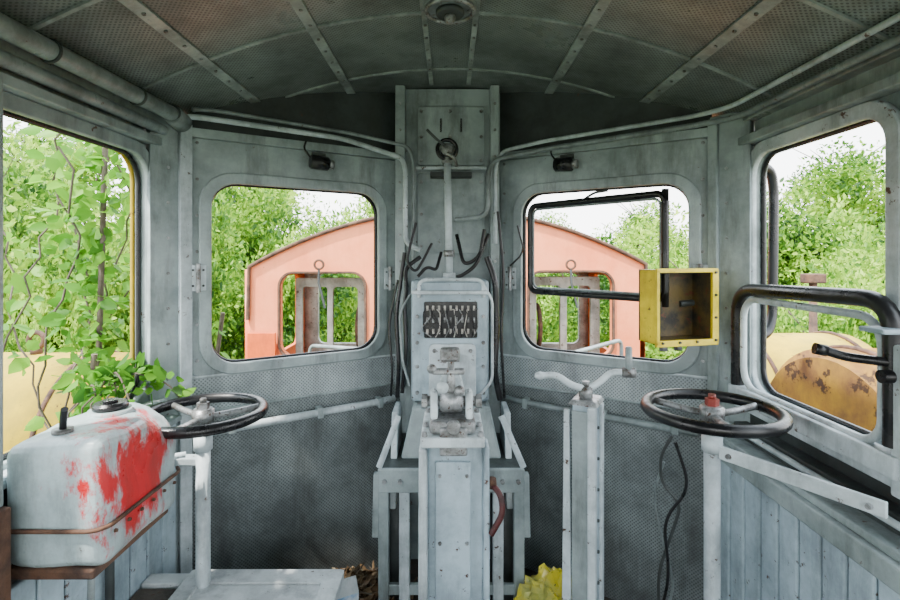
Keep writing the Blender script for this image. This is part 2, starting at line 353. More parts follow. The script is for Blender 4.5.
tube('conduit_b',[(1.0,YB+.03,2.135),(1.0,1.78,2.135),onP(PR,.86,2.135,.06),onP(PR,.22,2.115,.05),(.23,2.28,2.08),(.205,2.26,2.0),(.205,2.26,1.66)],.009,M_LIGHT,cr,fr=.06)
lp=E('heater_pipe',(-.6,2.1,.94))
tube('pipe',[onP(PL,.05,.925,.04),onP(PL,.80,.935,.04),onP(PL,.86,.935,.02)],.016,M_LIGHT,lp,fr=.03)
for s in (.15,.5,.78): B('clip',(s-.012,s+.012),(.91,.955),(.012,.06),M_WALL,lp,.003,M=PL)
lp=E('heater_pipe',(.6,2.1,.94))
tube('pipe',[onP(PR,.04,.935,.02),onP(PR,.1,.935,.04),onP(PR,.86,.925,.04)],.014,M_PIPE,lp,fr=.03)
for s in (.15,.5,.78): B('clip',(s-.012,s+.012),(.91,.955),(.012,.056),M_WALL,lp,.003,M=PR)

for PM,x in ((PL,.50),(PR,.34)):
    p=PM@Vector((x,2.0,.03)); lm=E('wiper_motor',p)
    B('bracket',(x-.03,x+.03),(1.99,2.05),(.022,.035),M_DARK,lm,.003,M=PM)
    cyl('body',onP(PM,x-.045,2.005,.055),onP(PM,x+.035,2.0,.055),.030,M_BLACK,lm,bev=.005)
    cyl('cap',onP(PM,x+.03,2.0,.055),onP(PM,x+.055,2.0,.055),.020,M_STEEL,lm)
    tube('lead',[onP(PM,x-.04,2.02,.05),onP(PM,x-.07,2.06,.045),onP(PM,x-.06,2.09,.045)],.004,M_BLACK,lm,fr=.02)

cl=E('ceiling_lamp',(0,1.55,2.36))
cyl('base',(0,1.57,2.405),(0,1.57,2.375),.085,M_PIPE,cl,bev=.006)
cyl('holder',(0,1.57,2.375),(0,1.57,2.358),.045,M_DARK,cl,bev=.004)
ring('rim',(0,1.57,2.372),.075,.007,M_STEEL,cl)
ball('bulb',(0.0,1.57,2.35),.018,M_STEEL,cl)
bolts('screws',[(.06*math.cos(t),1.57+.06*math.sin(t),2.374) for t in (0,2.1,4.2)],(0,0,-1),.006,.008,M_STEEL,cl)

# ------------------------------------------------------------------ centre column
cc=E('equipment_column',(0,2.35,1.7))
B('flange_left',(-.25,-.205),(2.28,2.40),(1.0,2.385),M_WALL,cc,.004)
B('flange_right',(.185,.225),(2.28,2.40),(1.0,2.385),M_WALL,cc,.004)
B('back_panel',(-.21,.19),(2.35,2.40),(.6,2.39),M_WALL,cc,.002)
plate('hatch',rrect(-.15,.16,2.03,2.30,.01,2),[],.012,frame3((0,2.34,0),(1,0,0)),M_WALL,cc,z=0.005,bev=.002)
plate('mid_panel',rrect(-.15,.16,1.62,1.99,.01,2),[],.012,frame3((0,2.34,0),(1,0,0)),M_WALL,cc,z=0.005,bev=.002)
B('hatch_lip',(-.16,.17),(2.315,2.345),(2.005,2.02),M_LIGHT,cc,.003)
B('hatch_shelf',(-.09,.10),(2.28,2.34),(1.965,1.99),M_DARK,cc,.003)
B('slot_l',(-.05,-.035),(2.335,2.345),(2.18,2.25),M_BLACK,cc,.003)
B('slot_r',(.045,.06),(2.335,2.345),(2.18,2.25),M_BLACK,cc,.003)
bolts('bolts',[(x,2.33,z) for x in (-.135,0.0,.145) for z in (2.05,2.16,2.28,1.65,1.80,1.95)],(0,-1,0),.008,.01,M_STEEL,cc)
bolts('flange_bolts',[(x,2.28,z) for x in (-.228,.205) for z in np.arange(1.1,2.35,.12)],(0,-1,0),.007,.008,M_STEEL,cc)

wv=E('whistle_valve',(-.01,2.22,1.9))
cyl('riser',(-.002,2.2,1.502),(-.012,2.2,2.02),.016,M_LIGHT,wv)
cyl('collar',(-.004,2.2,1.60),(-.004,2.2,1.63),.024,M_STEEL,wv)
cyl('collar2',(-.004,2.2,1.503),(-.004,2.2,1.53),.028,M_LIGHT,wv)
ball('valve_body',(-.013,2.2,2.07),.033,M_STEEL,wv)
ring('valve_ring',(-.013,2.185,2.07),.042,.009,M_BLACK,wv,'Y',32)
tube('handle',[(-.013,2.18,2.08),(-.06,2.16,2.11),(-.10,2.16,2.15)],.006,M_DARK,wv,fr=.02)
tube('short_lever',[(-.013,2.17,2.05),(.02,2.16,2.03),(.03,2.16,1.99)],.007,M_STEEL,wv,fr=.02)
cyl('nut',(-.013,2.2,2.01),(-.013,2.2,2.035),.028,M_STEEL,wv,n=6,smooth=False)

# ------------------------------------------------------------------ terminal cabinet
tb=E('electrical_cabinet',(0,2.15,1.25))
MF=frame3((0,2.11,0),(1,0,0))
B('body',(-.165,.165),(2.12,2.33),(.985,1.50),M_BLUE,tb,.012)
plate('front_cover',rrect(-.155,.155,1.0,1.49,.03),[rrect(-.112,.118,1.255,1.415,.008,2)],.03,MF,M_BLUE,tb,z=.01,bev=.003)
B('recess_back',(-.115,.12),(2.112,2.118),(1.25,1.42),M_BLACK,tb,0)
B('top_shelf',(-.16,.16),(2.06,2.12),(1.445,1.46),M_LIGHT,tb,.003)
tube('hood_arch',[(-.13,2.09,1.43),(-.13,2.09,1.505),(.14,2.09,1.505),(.14,2.09,1.43)],.008,M_LIGHT,tb,fr=.05)
for row,z in enumerate((1.385,1.335,1.287)):
    bm=bmesh.new()
    for k in range(9):
        x=-.095+k*.0245
        bmesh.ops.create_cube(bm,size=1,matrix=Matrix.Translation((x,2.104,z))@Matrix.Diagonal((.009,.012,.020,1)))
        bmesh.ops.create_cone(bm,cap_ends=True,segments=10,radius1=.004,radius2=.003,depth=.02,matrix=Matrix.Translation((x,2.09,z+.004*((k*7)%3-1)))@Matrix.Rotation(math.pi/2,4,'X'))
    me=bpy.data.meshes.new('terminals'); bm.to_mesh(me); bm.free(); link('terminal_row_%d'%row,me,M_TERM if row!=1 else M_STEEL,tb)
rw=random.Random(3)
for k in range(14):
    x=-.10+k*.0155
    tube('wire_%d'%k,[(x,2.085,1.38),(x+rw.uniform(-.02,.02),2.065,1.36+rw.uniform(-.01,.03)),(x+rw.uniform(-.04,.04),2.072,1.30),(x+rw.uniform(-.01,.01),2.09,1.265)],.0024,[M_BLACK,M_STEEL,M_BLACK,M_TERM][k%4],tb,fr=.015)
plate('lower_plate',rrect(-.085,.105,1.01,1.235,.02),[],.02,frame3((0,2.09,0),(1,0,0)),M_LIGHT,tb,z=.012,bev=.003)
bolts('cover_bolts',[(x,2.10,z) for x in (-.138,.14) for z in (1.03,1.14,1.24,1.35,1.46)]+[(x,2.075,z) for x in (-.065,.085) for z in (1.03,1.21)],(0,-1,0),.009,.012,M_STEEL,tb)
B('handle_block',(-.03,.04),(2.04,2.08),(1.17,1.20),M_STEEL,tb,.006)
cyl('gauge_stub',(.0,2.08,1.11),(.0,2.02,1.11),.03,M_STEEL,tb,bev=.004)
# cables
cb=E('cable_bundle',(0,2.2,1.4))
tube('cable_1',[(-.13,2.2,1.60),(-.20,2.18,1.55),(-.185,2.16,1.47),(-.195,2.14,1.40),(-.185,2.12,1.2),(-.205,2.14,1.02)],.009,M_BLACK,cb,fr=.05)
tube('cable_2',[(-.04,2.26,1.62),(-.06,2.2,1.54),(-.10,2.18,1.56),(-.14,2.17,1.515)],.007,M_BLACK,cb,fr=.04)
tube('cable_3',[(.03,2.24,1.70),(.06,2.18,1.56),(.13,2.17,1.60),(.15,2.18,1.72)],.008,M_BLACK,cb,fr=.05)
tube('cable_4',[(.17,2.2,1.70),(.11,2.15,1.56),(.05,2.15,1.52),(.03,2.16,1.515)],.008,M_BLACK,cb,fr=.05)
tube('cable_5',[(.16,2.17,1.60),(.195,2.15,1.50),(.20,2.14,1.30),(.19,2.13,1.10),(.215,2.14,.99)],.013,M_BLACK,cb,fr=.05)
tube('cable_6',[(-.20,2.20,1.62),(-.235,2.18,1.35),(-.22,2.16,1.12),(-.23,2.18,.99)],.009,M_BLACK,cb,fr=.05)
tube('cable_7',[(.27,2.25,1.56),(.33,2.22,1.62),(.30,2.22,1.74)],.004,M_BLACK,cb,fr=.05)
tube('cable_8',[(-.15,2.2,1.75),(-.19,2.17,1.58),(-.15,2.16,1.53),(-.12,2.17,1.58),(-.08,2.2,1.66)],.006,M_BLACK,cb,fr=.05)
tube('cable_9',[(.21,2.2,1.80),(.235,2.18,1.55),(.22,2.16,1.25),(.235,2.16,.99)],.006,M_BLACK,cb,fr=.08)
tube('cable_10',[(-.17,2.14,1.44),(-.215,2.12,1.36),(-.20,2.10,1.16),(-.17,2.10,1.06)],.005,M_PIPE,cb,fr=.06)
tube('cable_11',[(-.23,2.2,1.50),(-.27,2.2,1.30),(-.25,2.18,1.1),(-.26,2.2,.99)],.005,M_BLACK,cb,fr=.06)
tube('copper_pipe',[(.14,2.09,1.48),(.178,2.10,1.42),(.178,2.10,1.08),(.12,2.085,1.02)],.006,M_LIGHT,cb,fr=.03)

# ------------------------------------------------------------------ equipment stand behind pedestal
es=E('compressor_stand',(0,2.1,FZ))
B('upper_housing',(-.20,.21),(2.02,2.30),(.78,.98),M_WALL,es,.012,top=(.78,.8))
B('side_cheek_l',(-.24,-.215),(1.98,2.3),(.60,.96),M_LIGHT,es,.005,top=(1,.5))
B('side_cheek_r',(.225,.25),(1.98,2.3),(.60,.96),M_LIGHT,es,.005,top=(1,.5))
B('shelf',(-.275,.285),(1.92,2.32),(.755,.785),M_DARK,es,.006)
B('front_lip',(-.275,.285),(1.905,1.925),(.70,.79),M_WALL,es,.004)
for i,(x,y) in enumerate(((-.255,1.93),(-.175,1.93),(.185,1.93),(.265,1.93),(-.255,2.28),(.265,2.28))):
    B('leg_%d'%i,(x-.02,x+.02),(y-.02,y+.02),(FZ,.755),M_LIGHT if i in(1,2) else M_WALL,es,.004)
B('lower_rail',(-.275,.285),(1.92,1.94),(.30,.34),M_WALL,es,.004)
B('gusset_l',(-.30,-.27),(1.92,2.02),(.52,.75),M_WALL,es,.004,top=(1,.3))
B('gusset_r',(.28,.31),(1.92,2.02),(.52,.75),M_WALL,es,.004,top=(1,.3))
for s,x in (('l',-.22),('r',.225)):
    cyl('cylinder_'+s,(x,2.10,FZ),(x,2.10,.70),.055,M_DARK,es,bev=.008)
    cyl('cyl_cap_'+s,(x,2.10,.70),(x,2.10,.74),.065,M_STEEL,es,bev=.004)
tube('diag_l',[(-.20,1.95,.98),(-.27,1.90,.80)],.012,M_LIGHT,es)
tube('diag_r',[(.20,1.95,.98),(.28,1.90,.80)],.012,M_LIGHT,es)
bolts('bolts',[(x,1.905,.745) for x in (-.25,-.19,.2,.26)],(0,-1,0),.010,.014,M_STEEL,es)

# ------------------------------------------------------------------ driver controller pedestal
ct=E('driver_controller',(.02,1.55,FZ))
B('column_body',(-.068,.105),(1.50,1.68),(FZ,1.06),M_BLUE,ct,.01)
B('flange_left',(-.094,-.064),(1.44,1.56),(FZ,1.04),M_LIGHT,ct,.006,top=(.8,.8))
B('flange_right',(.098,.118),(1.46,1.56),(FZ,1.04),M_BLUE,ct,.006,top=(.8,.8))
B('front_strip',(-.045,.062),(1.485,1.50),(FZ,.99),M_BLUE,ct,.004)
B('cap_plate',(-.085,.10),(1.42,1.68),(1.055,1.085),M_LIGHT,ct,.006)
B('casting_base',(-.06,.075),(1.44,1.60),(1.085,1.125),M_STEEL,ct,.012)
B('yoke_l',(-.058,-.036),(1.46,1.56),(1.12,1.20),M_LIGHT,ct,.01,top=(1,.5))
B('yoke_r',(.046,.068),(1.46,1.56),(1.12,1.20),M_LIGHT,ct,.01,top=(1,.5))
cyl('spindle',(-.075,1.51,1.165),(.085,1.51,1.165),.016,M_STEEL,ct,bev=.003)
cyl('drum',(-.03,1.51,1.165),(.04,1.51,1.165),.033,M_STEEL,ct,bev=.005)
cyl('nut_l',(-.085,1.51,1.165),(-.068,1.51,1.165),.022,M_STEEL,ct,n=6,smooth=False)
cyl('nut_r',(.078,1.51,1.165),(.095,1.51,1.165),.022,M_STEEL,ct,n=6,smooth=False)
B('quadrant',(-.05,.058),(1.56,1.60),(1.12,1.235),M_LIGHT,ct,.012,top=(.55,1))
B('lever_shank',(-.012,.018),(1.50,1.525),(1.19,1.27),M_STEEL,ct,.006,top=(.7,.7))
B('cross_head',(-.055,.045),(1.50,1.53),(1.245,1.262),M_STEEL,ct,.006)
cyl('knob_neck',(.003,1.512,1.26),(.003,1.512,1.30),.010,M_STEEL,ct)
B('head_block',(-.03,.03),(1.495,1.535),(1.285,1.325),M_STEEL,ct,.008)
ball('knob_left',(-.055,1.51,1.262),.015,M_STEEL,ct)
ball('roller_a',(-.022,1.475,1.215),.018,M_LIGHT,ct)
ball('roller_b',(.028,1.475,1.205),.016,M_STEEL,ct)
B('front_tongue',(-.03,.05),(1.425,1.445),(1.03,1.11),M_STEEL,ct,.006)
cyl('front_plug',(.01,1.44,1.115),(.01,1.41,1.115),.02,M_STEEL,ct,bev=.003)
bolts('cap_bolts',[(x,y,1.085) for x in (-.073,.088) for y in (1.435,1.52,1.66)],(0,0,1),.009,.014,M_STEEL,ct)
bolts('strip_bolts',[(x,1.485,z) for x in (-.03,.050) for z in (.75,.95)],(0,-1,0),.006,.008,M_STEEL,ct)
tube('red_lever',[(.125,1.50,.92),(.15,1.47,.90),(.155,1.46,.85),(.12,1.46,.79)],.009,M_RED,ct,fr=.03)
cyl('red_grip',(.125,1.51,.93),(.125,1.49,.915),.015,M_RUST,ct)

# ------------------------------------------------------------------ handwheels
def handwheel(name,x,y,z,R,capmat,rot=0):
    h=E(name,(x,y,FZ))
    ring('rim',(x,y,z),R-.017,.017,M_BLACK,h)
    for k in range(3):
        a=rot+k*2*math.pi/3
        d=Vector((math.cos(a),math.sin(a),0)); c=Vector((x,y,z))
        tube('spoke_%d'%k,[c+Vector((0,0,-.012))+d*.025,c+Vector((0,0,-.008))+d*R*.55,c+d*(R-.02)],.010,M_STEEL,h,fr=.03)
    cyl('hub',(x,y,z-.03),(x,y,z+.015),.033,M_STEEL,h,bev=.005)
    cyl('hub_nut',(x,y,z+.015),(x,y,z+.035),.019,capmat,h,n=6,smooth=False)
    cyl('spindle_end',(x,y,z+.035),(x,y,z+.048),.010,capmat,h)
    cyl('neck',(x,y,z-.10),(x,y,z-.03),.017,M_STEEL,h)
    cyl('bush',(x,y,z-.12),(x,y,z-.07),.028,M_LIGHT,h,bev=.005)
    cyl('post',(x,y,FZ+.02),(x,y,z-.11),.022,M_LIGHT,h)
    cyl('foot',(x,y,FZ),(x,y,FZ+.025),.07,M_STEEL,h,bev=.005)
    return h
hw=handwheel('brake_handwheel',-.79,1.60,1.10,.198,M_STEEL,.5)
B('wall_bracket',(-1.0,-.80),(1.60,1.64),(.93,.955),M_LIGHT,hw,.004)
tube('bracket_rod',[(-.83,1.57,.98),(-.9,1.53,.98),(-1.0,1.53,1.0)],.009,M_LIGHT,hw,fr=.03)
hw=handwheel('brake_handwheel',.76,1.45,1.155,.195,M_HUB,2.4)
a=Vector((.775,1.43,0)); b=Vector((.965,1.10,0)); MB=frame3((a.x,a.y,0),b-a)
B('wall_bracket',(0,(b-a).length),(1.025,1.062),(0,.012),M_LIGHT,hw,.003,M=MB)
bolts('bracket_bolts',[((b-a).length-.03,1.042,.012),(.03,1.042,.012)],(0,0,1),.008,.01,M_STEEL,hw,M=MB)

lc=E('loose_cable',(.68,1.65,FZ))
tube('strand_a',[(.72,1.62,1.02),(.69,1.64,.95),(.70,1.66,.85),(.75,1.62,.80),(.73,1.64,.70),(.69,1.66,.55),(.70,1.66,.30),(.74,1.62,FZ+.01)],.005,M_DARK,lc,fr=.06)
tube('strand_b',[(.73,1.62,1.0),(.77,1.60,.86),(.70,1.64,.74),(.72,1.64,.55),(.69,1.66,.38),(.70,1.66,FZ+.01)],.005,M_BLACK,lc,fr=.06)
tube('strand_c',[(.71,1.66,.92),(.68,1.68,.80),(.71,1.66,.64),(.75,1.66,.5),(.69,1.68,.35)],.004,M_PIPE,lc,fr=.06)

# ------------------------------------------------------------------ brake handle stand
bs=E('brake_valve_stand',(.435,1.6,FZ))
MR=Matrix.Translation((.44,1.62,0))@Matrix.Rotation(math.radians(-28),4,'Z')
B('post_body',(-.035,.035),(-.04,.06),(FZ,1.13),M_BLUE,bs,.006,M=MR)
B('edge_left',(-.070,-.034),(-.045,-.03),(FZ,1.11),M_LIGHT,bs,.004,M=MR,top=(.5,1))
B('edge_front',(.018,.045),(-.065,-.04),(FZ,1.13),M_LIGHT,bs,.006,M=MR)
B('web',(-.034,.03),(-.047,-.038),(FZ,1.11),M_WALL,bs,.003,M=MR)
B('side_strip',(.034,.046),(.03,.065),(FZ,1.12),M_LIGHT,bs,.004,M=MR)
bolts('side_bolts',[(.036,.01,z) for z in np.arange(.25,1.1,.10)],(1,0,0),.006,.006,M_DARK,bs,M=MR)
B('cap',(-.045,.05),(-.055,.06),(1.13,1.145),M_STEEL,bs,.004,M=MR,top=(.8,.8))
cyl('valve_neck',(.437,1.61,1.145),(.437,1.61,1.185),.022,M_STEEL,bs,bev=.004)
cyl('valve_cap',(.437,1.61,1.185),(.437,1.61,1.20),.012,M_STEEL,bs)
tube('handlebar',[(.285,1.58,1.225),(.34,1.59,1.225),(.385,1.60,1.19),(.437,1.61,1.175),(.475,1.61,1.19),(.515,1.60,1.232),(.565,1.59,1.232)],.011,M_LIGHT,bs,fr=.03)
ball('grip_end',(.285,1.58,1.225),.013,M_LIGHT,bs,(1.4,1,1))
cyl('grip_socket',(.548,1.595,1.232),(.59,1.585,1.232),.016,M_STEEL,bs,bev=.003)
cyl('upright_grip',(.568,1.59,1.225),(.568,1.59,1.315),.011,M_PIPE,bs,bev=.003)

# ------------------------------------------------------------------ yellow junction box
yb=E('junction_box',(.82,1.75,1.43))
MY=Matrix.Translation((.83,1.76,1.425))@Matrix.Rotation(math.radians(14),4,'Z')
t=.008; hx,hz,dp=.118,.130,.095
for nm,a_,b_ in (('wall_top',(-hx,hx),(hz-t,hz)),('wall_bottom',(-hx,hx),(-hz,-hz+t)),('wall_l',(-hx,-hx+t),(-hz,hz)),('wall_r',(hx-t,hx),(-hz,hz))):
    B(nm,a_,(0,dp),b_,M_YEL,yb,.002,M=MY)
q=t+.001
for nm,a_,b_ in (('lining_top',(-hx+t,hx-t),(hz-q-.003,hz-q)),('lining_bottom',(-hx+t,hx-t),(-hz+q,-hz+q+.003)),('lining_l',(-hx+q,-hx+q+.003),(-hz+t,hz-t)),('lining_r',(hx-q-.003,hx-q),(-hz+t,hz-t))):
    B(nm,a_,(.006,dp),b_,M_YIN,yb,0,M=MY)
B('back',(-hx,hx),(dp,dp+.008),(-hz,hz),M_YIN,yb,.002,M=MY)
for nm,xr,zr in (('rim_t',(-hx-.004,hx+.012),(hz-.010,hz+.005)),('rim_b',(-hx-.004,hx+.012),(-hz-.008,-hz+.014)),('rim_l',(-hx-.004,-hx+.008),(-hz,hz)),('rim_r',(hx-.012,hx+.014),(-hz,hz))):
    B(nm,xr,(-.008,.004),zr,M_YEL,yb,.002,M=MY)
bolts('rim_screws',[(hx,-.008,z) for z in (-.12,-.04,.04,.12)]+[(x,-.008,-hz+.006) for x in (-.1,-.03,.04)],(0,-1,0),.005,.006,M_DARK,yb,M=MY)
for s,x in (('a',-.06),('b',.0)): cyl('gland_'+s,MY@Vector((x,.04,-hz)),MY@Vector((x,.04,-hz-.03)),.014,M_STEEL,yb)
tube('mount_arm',[MY@Vector((.05,dp,0)),(.93,1.88,1.43),(.975,1.90,1.43)],.012,M_DARK,yb,fr=.02)

# ------------------------------------------------------------------ right locker under window
lk=E('side_locker',(1.0,1.2,FZ))
for k in range(16):
    y=.45+k*.084
    B('slat_%d'%k,(.955,.975),(y+.004,y+.080),(FZ,.90),M_BLUE,lk,.006)
B('top_rail',(.94,.985),(.45,1.80),(.89,.945),M_WALL,lk,.005)
B('top_board',(.96,1.07),(.45,1.80),(.945,.965),M_WALL,lk,.004)
B('inner_step',(1.02,1.07),(.45,1.80),(.965,1.01),M_DARK,lk,.004)
tube('edge_rail',[(1.0,.45,1.0),(1.0,1.80,1.0)],.009,M_LIGHT,lk)
B('end_panel',(.955,1.07),(1.79,1.805),(FZ,.95),M_WALL,lk,.003)

# ------------------------------------------------------------------ tank left
tk=E('fuel_tank',(-.92,1.3,.89))
bm=bmesh.new(); bmesh.ops.create_cube(bm,size=1)
for v in bm.verts:
    v.co=Vector((v.co.x*.235-.915,v.co.y*.33+1.31,v.co.z*.30+1.025))
bmesh.ops.bevel(bm,geom=list(bm.edges),offset=.035,segments=4,affect='EDGES',profile=.5)
bmesh.ops.subdivide_edges(bm,edges=list(bm.edges),cuts=3,use_grid_fill=True)
for v in bm.verts:
    c=v.co; c+= Vector((math.sin(c.z*31+c.y*17),0,math.sin(c.x*23+c.y*29)))*.0035
    c+=Vector((noise.noise(c*9),0,noise.noise(c*9+Vector((5,5,5)))))*.008
    for q,R_,dv in (((-.80,1.42,1.17),.10,(-.04,-.01,-.035)),((-.80,1.22,1.12),.07,(-.018,0,0))):
        d=(Vector(q)-c).length
        if d<R_: c+=Vector(dv)*(1-d/R_)
me=bpy.data.meshes.new('tank_shell'); bm.to_mesh(me); bm.free(); link('tank_shell',me,M_TANK,tk,smooth=True)
cyl('filler_neck',(-.93,1.37,1.165),(-.93,1.37,1.185),.052,M_TANK,tk)
cyl('filler_cap',(-.93,1.37,1.183),(-.93,1.37,1.203),.043,M_BLACK,tk,bev=.005)
cyl('cap_boss',(-.93,1.37,1.203),(-.93,1.37,1.210),.018,M_BLACK,tk)
tube('tap_handle',[(-.945,1.22,1.17),(-.94,1.215,1.20),(-.925,1.20,1.235)],.008,M_BLACK,tk,fr=.01)
cyl('tap_base',(-.945,1.22,1.165),(-.945,1.22,1.182),.022,M_STEEL,tk)
tube('seam_strap',[(-1.03,1.137,.975),(-.815,1.137,.975),(-.790,1.16,.975),(-.790,1.46,.975),(-.81,1.485,.975)],.005,M_RUST,tk,fr=.03)
B('cradle',(-1.03,-.82),(1.15,1.46),(.855,.880),M_RUST,tk,.006)
tube('drain_pipe',[(-.86,1.20,.87),(-.865,1.20,.60),(-.865,1.20,.56)],.008,M_PIPE,tk)
tube('support_leg',[(-.98,1.44,.87),(-.98,1.44,.56)],.012,M_DARK,tk)
bolts('rivets',[(-.790,y,.955) for y in np.arange(1.18,1.47,.05)],(1,0,0),.005,.006,M_RUST,tk)
dp_=E('door_post',(-1.0,1.09,FZ))
B('post',(-1.07,-.968),(1.075,1.105),(FZ,1.05),M_RUST,dp_,.004)
B('post_lining',(-1.07,-.985),(1.075,1.105),(1.05,2.0),M_WALL,dp_,.004)

# ------------------------------------------------------------------ low bench / hatch bottom left
bn=E('driver_seat_box',(-.65,1.4,FZ))
B('carcass',(-.95,-.37),(1.11,1.60),(FZ,.52),M_WHITE,bn,.006)
B('lid_frame',(-.855,-.352),(1.11,1.665),(.525,.552),M_WHITE,bn,.006)
plate('lid_rim',rrect(-.855,-.352,1.11,1.665,.01,2),[rrect(-.80,-.41,1.16,1.60,.008,2)],.008,Matrix.Translation((0,0,.560)),M_WHITE,bn,bev=.002)
B('dirty_board',(-.995,-.86),(1.11,1.60),(.52,.54),M_FLOOR,bn,.004)
B('board_edge',(-.995,-.86),(1.61,1.665),(.52,.548),M_WHITE,bn,.004)

# ------------------------------------------------------------------ floor clutter
def leafmesh(name,P,D,size,width=.5,seed=0):
    rng=np.random.RandomState(seed); N=len(P)
    D=D/np.linalg.norm(D,axis=1,keepdims=True)
    r=rng.normal(size=(N,3)); S=np.cross(D,r); S/=np.linalg.norm(S,axis=1,keepdims=True)
    U=np.cross(D,S); s=size[:,None]; w=width*s*.5
    v=np.stack([P, P+D*s*.33+S*w+U*w*.25, P+D*s*.72+S*w*.72+U*w*.2, P+D*s, P+D*s*.72-S*w*.72+U*w*.2, P+D*s*.33-S*w+U*w*.25],1).reshape(-1,3)
    b=np.arange(N)*6
    f=np.concatenate([np.stack([b,b+1,b+2,b+3],1),np.stack([b,b+3,b+4,b+5],1)],0)
    me=bpy.data.meshes.new(name); me.vertices.add(len(v)); me.vertices.foreach_set('co',v.ravel())
    me.loops.add(f.size); me.loops.foreach_set('vertex_index',f.ravel())
    me.polygons.add(len(f)); me.polygons.foreach_set('loop_start',np.arange(len(f))*4)
    me.update(calc_edges=True); me.validate()
    return me
def inside(P): return P[:,1]<2.34-.63*np.clip(np.abs(P[:,0])-.24,0,9)
dbp=E('debris_pile',(-.38,1.98,FZ))
def mound(x,y): return .15*math.exp(-(((x+.42)/.13)**2+((y-1.98)/.16)**2))+.03*math.exp(-(((x-.42)/.12)**2+((y-2.0)/.12)**2))
N=2600
P=np.stack([np.random.normal(-.40,.10,N),np.random.normal(2.0,.14,N),np.zeros(N)],1)
P2=np.stack([np.random.uniform(.30,.62,350),np.random.uniform(1.72,2.2,350),np.zeros(350)],1)
PP=np.concatenate([P,P2]); PP=PP[inside(PP)]
PP=PP[~((PP[:,0]<-.34)&(PP[:,1]<1.68))]
PP[:,2]=[FZ+.008+mound(p[0],p[1])+random.random()*.02 for p in PP]
D=np.random.normal(size=(len(PP),3)); D[:,2]=np.abs(D[:,2]*.35)
link('leaves',leafmesh('leaves',PP,D,np.random.uniform(.015,.055,len(PP)),.55,1),M_LITTER,dbp)
bm=bmesh.new(); bmesh.ops.create_grid(bm,x_segments=24,y_segments=24,size=.5)
for v in bm.verts:
    x=v.co.x*.42-.42; y=v.co.y*.5+1.96; v.co=Vector((x,min(y,2.33-.63*max(0,abs(x)-.24)),FZ+.002+mound(x,y)+noise.noise(Vector((x*30,y*30,0)))*.008))
me=bpy.data.meshes.new('dirt'); bm.to_mesh(me); bm.free(); link('dirt',me,M_FLOOR,dbp,smooth=True)
for k in range(14):
    p=Vector((-.40+random.gauss(0,.07),1.96+random.gauss(0,.08),0)); p.z=FZ+.02+mound(p.x,p.y); d=Vector((random.gauss(0,1),random.gauss(0,1),random.uniform(-.1,.3))).normalized()*.08
    tube('twig_%d'%k,[p-d,p+Vector((0,0,.01)),p+d],.003,M_BARK,dbp,res=2)
ctn=E('drink_carton',(-.42,1.80,FZ))
Mt=Matrix.Translation((-.385,1.80,FZ+.21))@Matrix.Rotation(.5,4,'Z')@Matrix.Rotation(.12,4,'X')
B('carton_body',(-.045,.045),(-.04,.04),(-.20,.05),M_CARTON,ctn,.003,M=Mt)
B('carton_gable',(-.045,.045),(-.04,.04),(.05,.085),M_WHITE,ctn,.002,M=Mt,top=(1,.1))
# crumpled bag: faceted folded film
bm=bmesh.new(); bmesh.ops.create_icosphere(bm,subdivisions=4,radius=1)
for v in bm.verts:
    c=v.co.copy(); r1=1-abs(noise.noise(c*1.7+Vector((1,7,3))))*.7; r2=1-abs(noise.noise(c*3.6+Vector((9,2,4))))*.45
    n=r1*r2+.12
    v.co=Vector((.385+c.x*.155*n,1.86+c.y*.10*n,max(FZ+.004,FZ+.12+c.z*.17*n)))
for f in bm.faces: f.smooth=False
me=bpy.data.meshes.new('plastic_bag'); bm.to_mesh(me); bm.free(); link('plastic_bag',me,M_BAG)

# ------------------------------------------------------------------ exterior
B('ground',(-60,60),(-60,60),(-1.35,-1.30),M_GRASS,bev=0)

hd=E('locomotive_hood',(0,3,-.25))
B('hood_top',(-.62,.62),(2.55,3.75),(-.25,.88),M_HGREY,hd,.08,seg=4)
tube('hood_rail_l',[(-.98,3.5,-.25),(-.98,3.5,.98),(-.45,3.1,1.02),(-.45,3.1,.8)],.014,M_PIPE,hd,fr=.06)
tube('hood_rail_r',[(1.2,3.5,-.25),(1.2,3.5,1.02),(.75,3.1,1.0),(.75,3.1,-.25)],.014,M_PIPE,hd,fr=.06)
B('deck',(-1.3,1.3),(2.5,9.5),(-1.30,-.25),M_DARK,hd,.02)

oc=E('orange_locomotive_cab',(0,4.6,-.25))
def oz(x): return 1.96-.45*(x/1.6)**2
ox=np.linspace(-1.6,1.56,33)
outer=[(-1.6,-.25)]+[(1.56,-.25)]+[(x,oz(x)) for x in ox[::-1]]
FO=frame3((0,4.0,0),(1,0,0)); FB=frame3((0,5.5,0),(1,0,0))
plate('front_face',outer,[rrect(-1.36,-.68,.80,1.47,.11),rrect(.63,1.30,.80,1.48,.11)],.06,FO,M_PINK,oc,bev=.003)
for nm,h in (('wl',(-1.36,-.68,.80,1.47)),('wr',(.63,1.30,.80,1.48))):
    plate('window_rim_'+nm,rrect(h[0]-.012,h[1]+.012,h[2]-.012,h[3]+.012,.12),[rrect(*h,.11)],.03,FO,M_RUST,oc,z=.02,bev=.003)
    plate('inner_frame_'+nm,rrect(h[0]+.05,h[1]-.03,h[2]-.1,h[3]-.05,.02),[rrect(h[0]+.10,h[1]-.36,h[2]-.05,h[3]-.12,.03),rrect(h[0]+.36,h[1]-.10,h[2]-.05,h[3]-.12,.04)],.04,frame3((0,4.25,0),(1,0,0)),M_CABIN,oc,bev=.004)
plate('back_face',outer,[rrect(-1.45,-.70,.65,1.42,.07),rrect(.70,1.42,.65,1.42,.07)],.05,FB,M_CABIN,oc)
